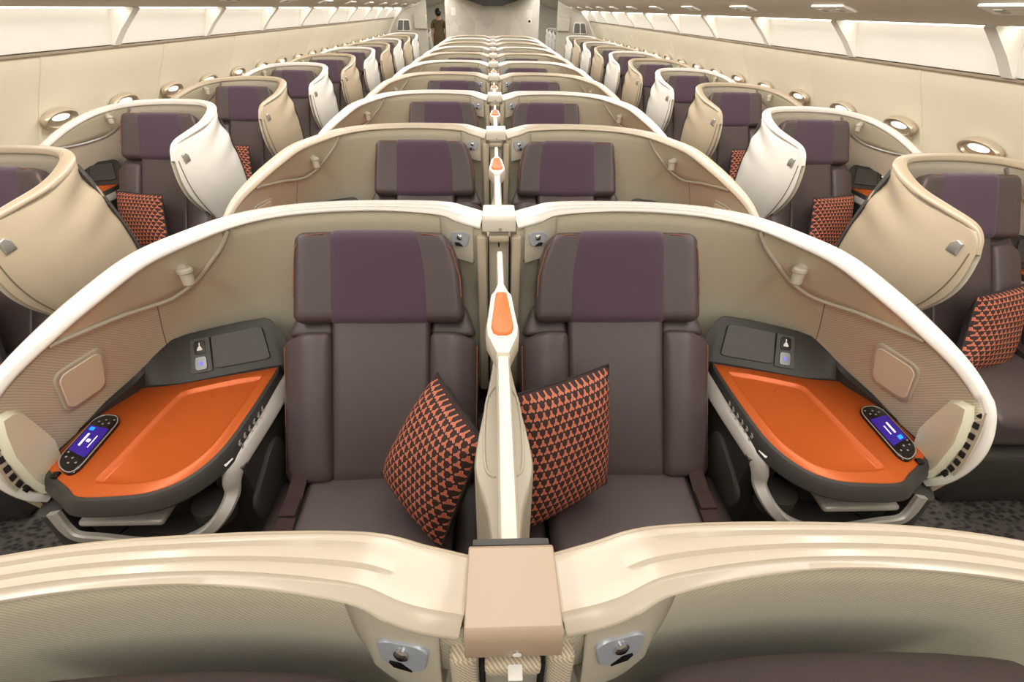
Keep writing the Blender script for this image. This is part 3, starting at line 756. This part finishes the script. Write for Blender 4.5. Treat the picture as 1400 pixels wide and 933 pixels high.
def build_side_shell(label, side, white):
    global SX
    SX = side
    wm = M['white'] if white else M['beige']
    t = thing('window_seat_shell', label, 'seat shell', None, (2.2, 2.0, 0))
    mkobj('rim', SP.rim(0, 15), wm, t, sharp=55)
    def fold(s, v):
        g = math.exp(-((s-5.2)/1.3)**2)
        return g*0.015*math.sin(v*2*PI*4.2+s*1.3)*max(0, 1-v*1.9)
    rows, uv = SP.surf(0, 6.4, 70, 24, .012, fold=fold); wp = grid_obj('wing_panel', rows, wm, t, uv, .006)
    rows, uv = SP.surf(6.4, 15, 80, 10, .010); grid_obj('outer_panel', rows, wm, t, uv, .005)
    rows, uv = SP.lining(0, 15, 140, 14, v0=.03); grid_obj('lining', rows, M['lining_side'], t, uv, .005)
    # dark trim on the rear edge of the wing, lip seam, latch
    bm = bmesh.new(); L = []
    for k in range(17):
        v = .06+.94*k/16; a = SP.S(5.62, v, .0225); b = SP.S(6.1, v, .021); a2 = SP.S(5.62, v, .010); b2 = SP.S(6.1, v, .008)
        L.append([a, b, b2, a2])
    lofts(bm, L); mkobj('edge_trim', bm, M['black2'], t)
    bm = bmesh.new(); add_tube(bm, [SP.S(.9+.0*v, v, .0155) for v in [.12+.85*k/20 for k in range(21)]], .003, 6); mkobj('lip_seam', bm, M['seam'], wp)
    c = SP.S(2.0, .17, .017); a = SP.S(2.6, .17, .017); b = SP.S(2.0, .30, .017)
    ex = (a-c).normalized(); ez = (c-b).normalized(); nr = ex.cross(ez); nr = nr if nr.x < 0 else -nr
    bm = bmesh.new(); add_plate(bm, [c+ex*x+ez*z for x, z in ((-.022, -.026), (.024, -.026), (.024, .006), (.004, .026), (-.022, .02))], nr, .006, .003, .85); mkobj('latch', bm, M['silver'], wp)
    # light recess and reading light on the window side
    le = crom([(9.9, .05), (10.3, .16), (11.0, .25), (12.0, .22), (13.0, .10)], 5)
    def vl(s):
        for a_, b_ in zip(le, le[1:]):
            if a_[0] <= s <= b_[0]: return a_[1]+(b_[1]-a_[1])*(s-a_[0])/(b_[0]-a_[0])
        return .05
    rows, uv = SP.surf(9.95, 12.95, 40, 4, -.017, v0=.02, v1=vl); grid_obj('light_recess', rows, M['copper'], t, uv, .003)
    bm = bmesh.new(); add_tube(bm, [SP.S(s, v, -.018) for s, v in le], .008, 8); mkobj('ledge', bm, M['silver'], t)
    p = SP.S(10.6, .09, -.045); ax = V((-.1, -.2, -1)).normalized()
    bm = bmesh.new(); add_tube(bm, [p+V((.04, .03, .02)), p+V((.012, .01, .008)), p], [.02, .018, .015], 10)
    add_tube(bm, [p-ax*.012, p, p+ax*.004, p+ax*.034], [.018, .022, .018, .015], 14); mkobj('reading_light', bm, M['greige'], t)
    # plinth under the wing
    bm = bmesh.new(); lofts(bm, [[V((x, y, z)) for x, y in ((1.83, 1.93), (1.83, 2.34), (1.87, 2.38), (1.87, 1.95))] for z in (.0, .60)]); mkobj('plinth', bm, M['black2'], t)
    reorg(); SX = 1
    return t

# ------------------------------------------------------------------ pillows
def build_pillow(label, corners, thick, front, side=1, group=None, size=.40):
    """corners tl, tr, br, bl seen from the front; front = direction of the printed face"""
    cs = [V(c) for c in corners]; ctr = sum(cs, V())/4
    n = (cs[2]-cs[0]).cross(cs[3]-cs[1]).normalized()
    if n.dot(V(front)) < 0: n = -n
    t = thing('square_pillow', label, 'pillow', group, tuple(ctr))
    N = 28
    def pt(u, v, sgn):
        a = 1-abs(2*u-1)**2.6; b = 1-abs(2*v-1)**2.6
        h = (max(0, a)*max(0, b))**.55*thick/2
        pu = .5+(u-.5)*(1-.03*(1-(2*v-1)**2)**1.0*abs(2*u-1)**2*.9); pv = .5+(v-.5)*(1-.03*(1-(2*u-1)**2)*abs(2*v-1)**2*.9)
        p = cs[0]*(1-pu)*(1-pv)+cs[1]*pu*(1-pv)+cs[2]*pu*pv+cs[3]*(1-pu)*pv
        wr = .004*math.sin(9*u+4*v)*math.sin(7*v)*a*b
        return p+n*(sgn*(h+wr))
    for nm, sg, mt in (('printed_cover', 1, M['pillow']), ('back_cover', -1, M['pillowback'])):
        rows = [[pt(i/N, j/N, sg) for j in range(N+1)] for i in range(N+1)]
        uvs = [[(i/N*size, -j/N*size) for j in range(N+1)] for i in range(N+1)]
        o = grid_obj(nm, rows, mt, t, uvs, sharp=80)
        # outward winding
        me = o.data
        if me.polygons[len(me.polygons)//2].normal.dot(n*sg) < 0: me.flip_normals()
    bm = bmesh.new(); ring = [pt(i/N, 0, 0) for i in range(N)]+[pt(1, j/N, 0) for j in range(N)]+[pt(1-i/N, 1, 0) for i in range(N)]+[pt(0, 1-j/N, 0) for j in range(N+1)]
    add_tube(bm, ring, .0035, 6); mkobj('seam_piping', bm, M['pillowback'], t)
    reorg()
    return t

# ================================================================== build the centre rows
P = 1.27
ORD = ['foreground', 'first full', 'second full', 'third full', 'fourth full', 'fifth full', 'sixth full', 'seventh full', 'eighth full', 'ninth full', 'last']
NR = 10
def rowdy(r): return -1.205 if r == 0 else (r-1)*P
SIDE = {1: 'right', -1: 'left'}
protos = {}
for sd in (1, -1):
    w = SIDE[sd]
    sh = {True: build_centre_shell('pearl white curved shell around the %s seat of the first full centre row' % w, sd, True),
          False: None}
    sh[False] = build_centre_shell('champagne beige curved shell around the %s seat of the second full centre row' % w, sd, False)
    sh[False].location.y += P
    st = build_seat('brown leather seat with purple headrest cover, %s seat of the first full centre row' % w, sd)
    cn = build_console('dark console with orange table and lit controller, %s end of the first full centre row' % w, sd)
    for r in range(NR+1):
        dy = rowdy(r); o = ORD[r]
        white = r % 2 == 1
        where = '%s centre row' % o
        if r > 2 or r == 0:
            lab = ('pearl white' if white else 'champagne beige')+' curved shell around the %s seat of the %s' % (w, where)
            sk = () if r <= 4 else ('lens', 'socket_notch', 'socket', 'door_face', 'vent_slots')
            dup(sh[white], 0, dy-(0 if white else P), lab, skip=sk)
        if r != 1:
            dup(st, 0, dy, ('brown leather seat cropped to its headrest top, %s seat of the %s' if r == 0 else 'brown leather seat with purple headrest cover, %s seat of the %s') % (w, where), skip=('headrest_cover', 'headrest_piping') if r == 0 else () if r < 4 else ('buckle', 'seat_belt', 'headrest_piping', 'piping'))
            if r > 0:
                dup(cn, 0, dy, 'dark console with orange table, %s end of the %s' % (w, where),
                    skip=('controller_key',) if r < 3 else ('handheld_controller', 'button_marks', 'white_sticker', 'pocket_flap', 'bottle_well', 'usb_socket', 'lamp_switch', 'cup_ring', 'socket_panel', 'cover_flap'))
    protos[sd] = dict(seat=st, console=cn)
    fs = [o for o in col.objects if o.parent is None and o.get('label', '').endswith('%s seat of the foreground centre row' % w) and o['category'] == 'seat'][0]
    fs.location.y -= .05; fs.location.z -= .03
dv = build_divider('ivory divider with orange handle pad and white cap in the first full centre row', M['capwhite'])
dvb = build_divider('beige capped divider in the cropped foreground centre row, woven sleeves below', M['cap'])
dvb.location.y += rowdy(0)
for r in range(2, NR+1):
    dup(dv, 0, rowdy(r), 'ivory divider with orange handle pad in the %s centre row' % ORD[r], skip=('white_tag',) + (() if r < 4 else ('slot', 'screw', 'scoop_edge')))
for c in list(dv.children):
    if c.name.startswith('white_tag'): bpy.data.objects.remove(c)

# pillows on the first full row
G_P = 'printed pillows on the seats'
build_pillow('printed orange pillow standing on its corner on the left seat beside the divider',
             [(-.182,1.13,.822), (-.046,.86,.816), (-.168,.80,.462), (-.352,.99,.560)], .16, (-.6, -.75, .3), group=G_P, size=.36)
build_pillow('printed orange pillow leaning on the divider on the right centre seat',
             [(.034,.98,.862), (.311,1.12,.855), (.318,.97,.520), (.046,.84,.462)], .15, (.15, -1, .3), group=G_P, size=.40)

# ================================================================== window side pods
NS = 10
SORD = ['nearest', 'second', 'third', 'fourth', 'fifth', 'sixth', 'seventh', 'eighth', 'ninth', 'tenth']
for sd in (1, -1):
    w = SIDE[sd]
    sb = build_side_shell('champagne beige winged shell, nearest window seat on the %s' % w, sd, False)
    sw = build_side_shell('pearl white winged shell, second window seat from the front on the %s' % w, sd, True)
    sw.location.y += P
    for r in range(NS):
        white = r % 2 == 1; o = SORD[r]
        if r > 1:
            s = dup(sw if white else sb, 0, r*P-(P if white else 0), ('pearl white' if white else 'champagne beige')+' winged shell, %s window seat from the front on the %s' % (o, w),
                skip=() if r < 5 else ('lip_seam', 'latch'))
        k = dup(protos[sd]['seat'], sd*1.725, .70+r*P, 'brown leather window seat with purple headrest, %s from the front on the %s' % (o, w), 'window side seats', skip=() if r < 3 else ('buckle', 'seat_belt', 'headrest_piping', 'piping'))
        k.scale.x = .94
        k = dup(protos[sd]['console'], sd*1.745, .75+r*P, 'dark window console with orange table, %s from the front on the %s' % (o, w), 'window side consoles',
                skip=('handheld_controller', 'button_marks', 'white_sticker', 'bottle_well') if r < 2 else ('handheld_controller', 'button_marks', 'white_sticker', 'bottle_well', 'pocket_flap', 'usb_socket', 'lamp_switch', 'cup_ring', 'socket_panel', 'cover_flap'))
        k.scale.x = .84
    for g in (sb, sw): g['group'] = 'window side shells'
    SX = sd
    for r, o in enumerate(('nearest', 'second', 'third')):
        d = r*P; e = 1 if r == 0 else 0
        build_pillow('printed rust pillow on the %s window seat from the front on the %s' % (o, w),
                     [(2.00-.01*e, 1.72+d, .74), (2.36-.01*e, 1.86+d, .72+.01*e), (2.30-.04*e, 1.66+d, .40), (1.97-.06*e, 1.56+d, .46)], .12, (0, -1, .35), group=G_P, size=.36)
    SX = 1
for o in list(col.objects):
    if o.parent is None and o.name.startswith('window_seat_shell'): o['group'] = 'window side shells'

# ================================================================== cabin
def struct(name, bm, m, parent=None, sharp=30):
    o = mkobj(name, bm, m, parent, sharp=sharp)
    if parent is None: o['kind'] = 'structure'
    return o
def box(a, b):
    bm = bmesh.new(); a, b = V(a), V(b)
    add_rbox(bm, b-a, .001, Matrix.Translation((a+b)/2), seg=1); return bm
Y0, Y1, YE = -3.5, 21.0, 15.3
struct('floor', box((-3.1, Y0, -.06), (3.1, Y1, 0)), M['carpet'])
WALL = [(2.96, 0), (2.95, .3), (2.93, .55), (2.875, .80), (2.79, 1.0), (2.69, 1.2), (2.60, 1.36), (2.56, 1.45)]
CEIL = [(2.28, 1.672), (2.12, 1.70), (1.9, 1.775), (1.6, 1.93), (1.3, 2.06), (.9, 2.15), (.4, 2.19), (0, 2.2)]
for sd, w in ((1, 'right'), (-1, 'left')):
    SX = sd
    wl = crom(WALL, 4)
    bm = bmesh.new(); lofts(bm, [[V((x, y, z)) for x, z in wl]+[V((x+.04, y, z)) for x, z in reversed(wl)] for y in (Y0, Y1)]); struct('wall_'+w, bm, M['wall'])
    # panel joints: slim raised strips down the lining
    for k in range(11):
        y = 2.02+1.27*k
        bm = bmesh.new(); lofts(bm, [[V((x-.001, y-.014, z)), V((x-.006, y-.006, z)), V((x-.006, y+.006, z)), V((x-.001, y+.014, z))] for x, z in wl[6:]])
        struct('trim_%d' % (k+1+(20 if sd < 0 else 0)), bm, M['wall'])
    # bins: recessed lit panel between ribs
    for k in range(-2, 14):
        ya, yb = 2.65+1.27*k+.035, 2.65+1.27*(k+1)-.035
        if yb > Y1: break
        near = k+3
        t = thing('overhead_bin', 'white overhead bin panel with light strip, number %d from the front along the %s wall' % (near, w), 'overhead bin', 'overhead bins', (2.5, (ya+yb)/2, 1.5))
        bm = bmesh.new()
        pr = [(2.560, 1.452), (2.535, 1.458), (2.50, 1.55), (2.475, 1.64), (2.455, 1.675), (2.56, 1.69)]
        lofts(bm, [[V((x, y, z)) for x, z in pr] for y in (ya-.035, yb+.035)]); mkobj('panel', bm, M['binpanel'], t)
        for y, nm in ((ya-.035, 'end_rib'), (yb, 'end_rib')):
            bm = bmesh.new(); lofts(bm, [[V((x, yy, z)) for x, z in ((2.56, 1.452), (2.525, 1.452), (2.44, 1.545), (2.315, 1.660), (2.33, 1.69), (2.56, 1.69))] for yy in (y, y+.035)]); mkobj(nm, bm, M['binpanel'], t)
        bm = bmesh.new(); lofts(bm, [[V((x, y, z)) for x, z in ((2.30, 1.668), (2.47, 1.668), (2.47, 1.69), (2.30, 1.69))] for y in (ya, yb)]); mkobj('hood', bm, M['ceiling'], t)
        bm = bmesh.new(); lofts(bm, [[V((x, y, z)) for x, z in ((2.36, 1.660), (2.44, 1.660), (2.44, 1.667), (2.36, 1.667))] for y in (ya+.02, yb-.02)]); mkobj('light_strip', bm, M['lamp'], t)
        reorg()
        # lower shadow line under the bin
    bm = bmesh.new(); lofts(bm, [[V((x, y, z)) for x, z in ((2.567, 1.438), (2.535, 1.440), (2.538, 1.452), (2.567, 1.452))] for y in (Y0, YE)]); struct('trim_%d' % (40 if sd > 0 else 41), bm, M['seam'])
    # ceiling service panels
    for k in range(-1, 11):
        y = 2.2+1.27*k
        t = thing('service_panel', 'small ceiling panel with reading spots, number %d along the %s side' % (k+2, w), 'ceiling panel', 'ceiling service panels', (2.02, y, 1.735))
        tilt = frame((2.02, y, 1.728), (1, 0, -.30), (0, 1, 0))
        bm = bmesh.new(); add_rbox(bm, (.10, .34, .016), .006, tilt, seg=2); mkobj('panel', bm, M['binpanel'], t)
        bm = bmesh.new()
        for j in (-1, 1): add_rbox(bm, (.045, .05, .012), .004, tilt @ Matrix.Translation((0, j*.09, -.006)), seg=2)
        mkobj('spot', bm, M['silver'], t)
        reorg()
    # oval lamps along the wall
    for k in range(-1, 18):
        y = 2.80+.655*k+(.62 if sd < 0 else 0)
        t = thing('wall_lamp', 'oval silver-rimmed wall lamp with glowing lens, number %d along the %s wall' % (k+2, w), 'lamp', 'oval wall lamps', (2.72, y, 1.05))
        c = V((2.728, y, 1.084)); ex = V((0, 1, 0)); ez = V((-.46, 0, .89)).normalized(); nn = V((-.89, 0, -.46)).normalized()
        L = []
        for rr, hh in ((1.0, -.01), (1.0, .012), (.92, .022), (.80, .020), (.74, .008)):
            L.append([c+ex*(.150*rr*math.cos(a))+ez*(.062*rr*math.sin(a))+nn*hh for a in [2*PI*q/28 for q in range(28)]])
        bm = bmesh.new(); lofts(bm, L); mkobj('bezel', bm, M['bezel'], t)
        bm = bmesh.new(); lofts(bm, [[c+V((0, 0, .012))+ex*(.075*rr*math.cos(a))+ez*(.020*rr*math.sin(a))+nn*hh for a in [2*PI*q/20 for q in range(20)]] for rr, hh in ((1, .0), (1, .016), (.8, .022))]); mkobj('lens', bm, M['lens'], t)
        reorg()
    SX = 1
full = [(x, z) for x, z in CEIL]+[(-x, z) for x, z in reversed(CEIL[:-1])]
bm = bmesh.new(); lofts(bm, [[V((x, y, z)) for x, z in full]+[V((x, y, z+.05)) for x, z in reversed(full)] for y in (Y0, Y1)]); struct('ceiling', bm, M['ceiling'])
struct('wall_front', box((-3.0, Y0-.06, 0), (3.0, Y0, 2.3)), M['wall'])
struct('wall_back', box((-3.0, Y1, 0), (3.0, Y1+.06, 2.3)), M['part'])
# end partitions with two aisle openings
struct('wall_partition', box((-1.22, YE, 0), (1.22, YE+.10, 2.25)), M['printed'])
for sd, w in ((1, 'right'), (-1, 'left')):
    SX = sd
    bm = bmesh.new(); pts = [(1.70, 0), (2.955, 0), (2.94, .5), (2.87, .8), (2.68, 1.2), (2.55, 1.45), (2.3, 1.67), (1.9, 1.775), (1.70, 1.88)]
    lofts(bm, [[V((x, y, z)) for x, z in pts] for y in (YE, YE+.06)]); struct('wall_bulkhead_'+w, bm, M['part'])
    bm = bmesh.new(); arc = [(2.88, .75), (2.68, 1.17), (2.54, 1.43), (2.29, 1.66), (2.05, 1.72), (1.88, 1.78)]
    add_tube(bm, [V((x, YE-.02, z)) for x, z in arc], .03, 6); struct('trim_%d' % (50 if sd > 0 else 51), bm, M['binpanel'])
    t = thing('wall_monitor', 'pale grey box screen on the bulkhead by the %s aisle' % w, 'screen', None, (1.87, YE-.03, 1.36))
    mkobj('housing', rbox((.34, .06, .32), .02, loc=(1.87, YE-.03, 1.365), seg=3), M['greige'], t)
    mkobj('face', rbox((.30, .01, .28), .004, loc=(1.87, YE-.063, 1.365), seg=2), M['part'], t); reorg()
    t = thing('bulkhead_window', 'rounded double window on the bulkhead beside the %s wall' % w, 'window', None, (2.31, YE-.03, 1.28))
    bm = bmesh.new(); q = [V((2.12, YE, 1.15)), V((2.52, YE, 1.15)), V((2.44, YE, 1.42)), V((2.14, YE, 1.42))]
    add_plate(bm, rquad(*q, rad=.22), (0, -1, 0), .04, .01, .95); mkobj('window_frame', bm, M['binpanel'], t)
    for u0, u1 in ((.08, .50), (.56, .93)):
        bm = bmesh.new(); add_plate(bm, [p-V((0, .038, 0)) for p in rquad(*q, rect=(u0, .1, u1, .9), rad=.2)], (0, -1, 0), .006); mkobj('pane', bm, M['glass'], t)
    reorg()
SX = 1
# placards and screen on the partition
def placard(x, z, wd, h, lab, icon):
    t = thing('placard', lab, 'sign', None, (x, YE-.005, z))
    mkobj('board', rbox((wd, .012, h), .004, loc=(x, YE-.006, z), seg=2), M['paper'], t)
    if icon:
        bm = bmesh.new(); add_rbox(bm, (wd*.5, .004, h*.4), .001, Matrix.Translation((x, YE-.013, z)), seg=1); mkobj('pictogram', bm, M['gloss'], t)
    reorg()
placard(-1.0, 1.60, .13, .18, 'white placard on the partition beside the left aisle', False)
placard(.96, 1.58, .15, .17, 'white placard on the partition beside the right aisle, upper one', False)
placard(.97, 1.42, .11, .13, 'small white placard with dark pictogram beside the right aisle, lower one', True)
t = thing('hanging_monitor', 'dark wedge of a monitor housing high on the middle of the partition', 'screen', None, (0, YE-.1, 1.85))
bm = bmesh.new(); lofts(bm, [[V((-.65, y, 1.86)), V((-.25, y, 1.74)), V((.25, y, 1.74)), V((.65, y, 1.86)), V((.65, y, 2.05)), V((-.65, y, 2.05))] for y in (YE-.25, YE)]); mkobj('housing', bm, M['black2'], t)
mkobj('bezel', rbox((1.2, .02, .12), .005, loc=(0, YE-.255, 1.94), seg=2), M['black'], t); reorg()

# seats glimpsed through the aisle openings beyond the partition
for r in range(3):
    for sd in (1, -1):
        src = [o for o in col.objects if o.parent is None and o.name.startswith('window_seat_shell') and o['label'].startswith('pearl white winged shell, second') and o['label'].endswith(SIDE[sd])][0]
        if sd > 0 or r == 0:
            dup(src, 0, 13.35+1.0*r, 'white winged shell beyond the partition, seen through the %s aisle opening, %s one' % (SIDE[sd], ('nearest', 'middle', 'farthest')[r]), 'shells beyond the partition')
            dup(protos[sd]['seat'], sd*1.725, .70+14.6+1.0*r, 'brown leather seat beyond the partition through the %s aisle opening, %s one' % (SIDE[sd], ('nearest', 'middle', 'farthest')[r]), 'seats beyond the partition')

# cabin attendant seen from behind in the left aisle
def build_person():
    t = thing('person', 'person with black hair bun and olive dress standing in left aisle opening, back turned', 'person', None, (-1.50, 16.4, 0))
    def skin(name, verts, edges, radii, m, parent, root=0):
        me = bpy.data.meshes.new(name); me.from_pydata([V(v)-ORG for v in verts], edges, []); me.update()
        o = bpy.data.objects.new(name, me); col.objects.link(o); o.parent = parent
        md = o.modifiers.new('Skin', 'SKIN'); sv = me.skin_vertices[0].data
        for i, r in enumerate(radii): sv[i].radius = (r, r*.8) if not isinstance(r, tuple) else r
        sv[root].use_root = True
        md.use_smooth_shade = True
        s2 = o.modifiers.new('Sub', 'SUBSURF'); s2.levels = 2; s2.render_levels = 2
        me.materials.append(m); return o
    x, y = -1.50, 16.4
    vs = [(x, y, .95), (x, y, 1.10), (x, y+.01, 1.28), (x, y, 1.36), (x, y-.005, 1.43), (x, y-.01, 1.53), (x, y-.01, 1.60),
          (x-.16, y, 1.34), (x-.20, y-.02, 1.08), (x-.17, y-.10, .86), (x+.16, y, 1.34), (x+.20, y-.02, 1.08), (x+.17, y-.10, .86),
          (x-.09, y, .90), (x-.09, y, .50), (x-.09, y+.02, .08), (x-.09, y-.10, .03), (x+.09, y, .90), (x+.09, y, .50), (x+.09, y+.02, .08), (x+.09, y-.10, .03)]
    es = [(0,1),(1,2),(2,3),(3,4),(4,5),(5,6),(3,7),(7,8),(8,9),(3,10),(10,11),(11,12),(0,13),(13,14),(14,15),(15,16),(0,17),(17,18),(18,19),(19,20)]
    rd = [.15,.12,.14,.10,.045,.085,.075,.055,.042,.028,.055,.042,.028,.09,.06,.04,.03,.09,.06,.04,.03]
    skin('body', vs, es, rd, M['skin'], t)
    dv_ = [(x, y, .45), (x, y, .92), (x, y, 1.10), (x, y+.01, 1.28), (x, y, 1.375), (x-.165, y, 1.345), (x-.195, y-.01, 1.16), (x+.165, y, 1.345), (x+.195, y-.01, 1.16)]
    skin('dress', dv_, [(0,1),(1,2),(2,3),(3,4),(4,5),(5,6),(4,7),(7,8)], [.20,.185,.135,.165,.09,.07,.058,.07,.058], M['dress'], t, 1)
    bm = bmesh.new(); bmesh.ops.create_uvsphere(bm, u_segments=20, v_segments=14, radius=1)
    for v in bm.verts: v.co = V((v.co.x*.088, v.co.y*.10, v.co.z*.098))+V((x, y-.028, 1.575))
    mkobj('hair', bm, M['hair'], t)
    bm = bmesh.new(); bmesh.ops.create_uvsphere(bm, u_segments=14, v_segments=10, radius=.045)
    for v in bm.verts: v.co += V((x, y-.125, 1.55))
    mkobj('hair_bun', bm, M['hair'], t)
    reorg()
build_person()

# ================================================================== lights, world, camera
def area(name, loc, rot, sx, sy, power, colr=(1, .955, .885)):
    L = bpy.data.lights.new(name, 'AREA'); L.shape = 'RECTANGLE'; L.size = sx; L.size_y = sy; L.energy = power; L.color = colr
    o = bpy.data.objects.new(name, L); o.location = loc; o.rotation_euler = rot; col.objects.link(o); return o
for x in (-1.15, 1.15):
    area('ceiling_cove_light', (x, 6.4, 2.03), (0, -.5 if x > 0 else .5, 0), .25, 17.4, 205)
area('ceiling_spine_light', (0, 6.0, 2.17), (0, 0, 0), .5, 17, 115)
area('galley_light', (0, 18.3, 2.1), (0, 0, 0), 4, 4, 170)
wd = bpy.data.worlds.new('cabin'); scn.world = wd; wd.use_nodes = True
wd.node_tree.nodes['Background'].inputs[0].default_value = (1, .96, .90, 1); wd.node_tree.nodes['Background'].inputs[1].default_value = .3

cam = bpy.data.cameras.new('camera'); cam.sensor_width = 36; cam.lens = 670/1400*36; cam.clip_start = .02
co = bpy.data.objects.new('camera', cam); col.objects.link(co)
co.location = (-.019, 0, 1.70)
rot = Matrix.Rotation(-.016, 4, 'Y') @ Matrix.Rotation(-math.radians(1.9788), 4, 'Z') @ Matrix.Rotation(PI/2-math.atan(456/670), 4, 'X')
co.rotation_euler = rot.to_euler()
scn.camera = co
scn.view_settings.view_transform = 'Standard'; scn.view_settings.look = 'None'
scn.view_settings.exposure = 0; scn.view_settings.gamma = 1; scn.view_settings.use_curve_mapping = False
scn.cycles.max_bounces = 8; scn.cycles.use_denoising = True
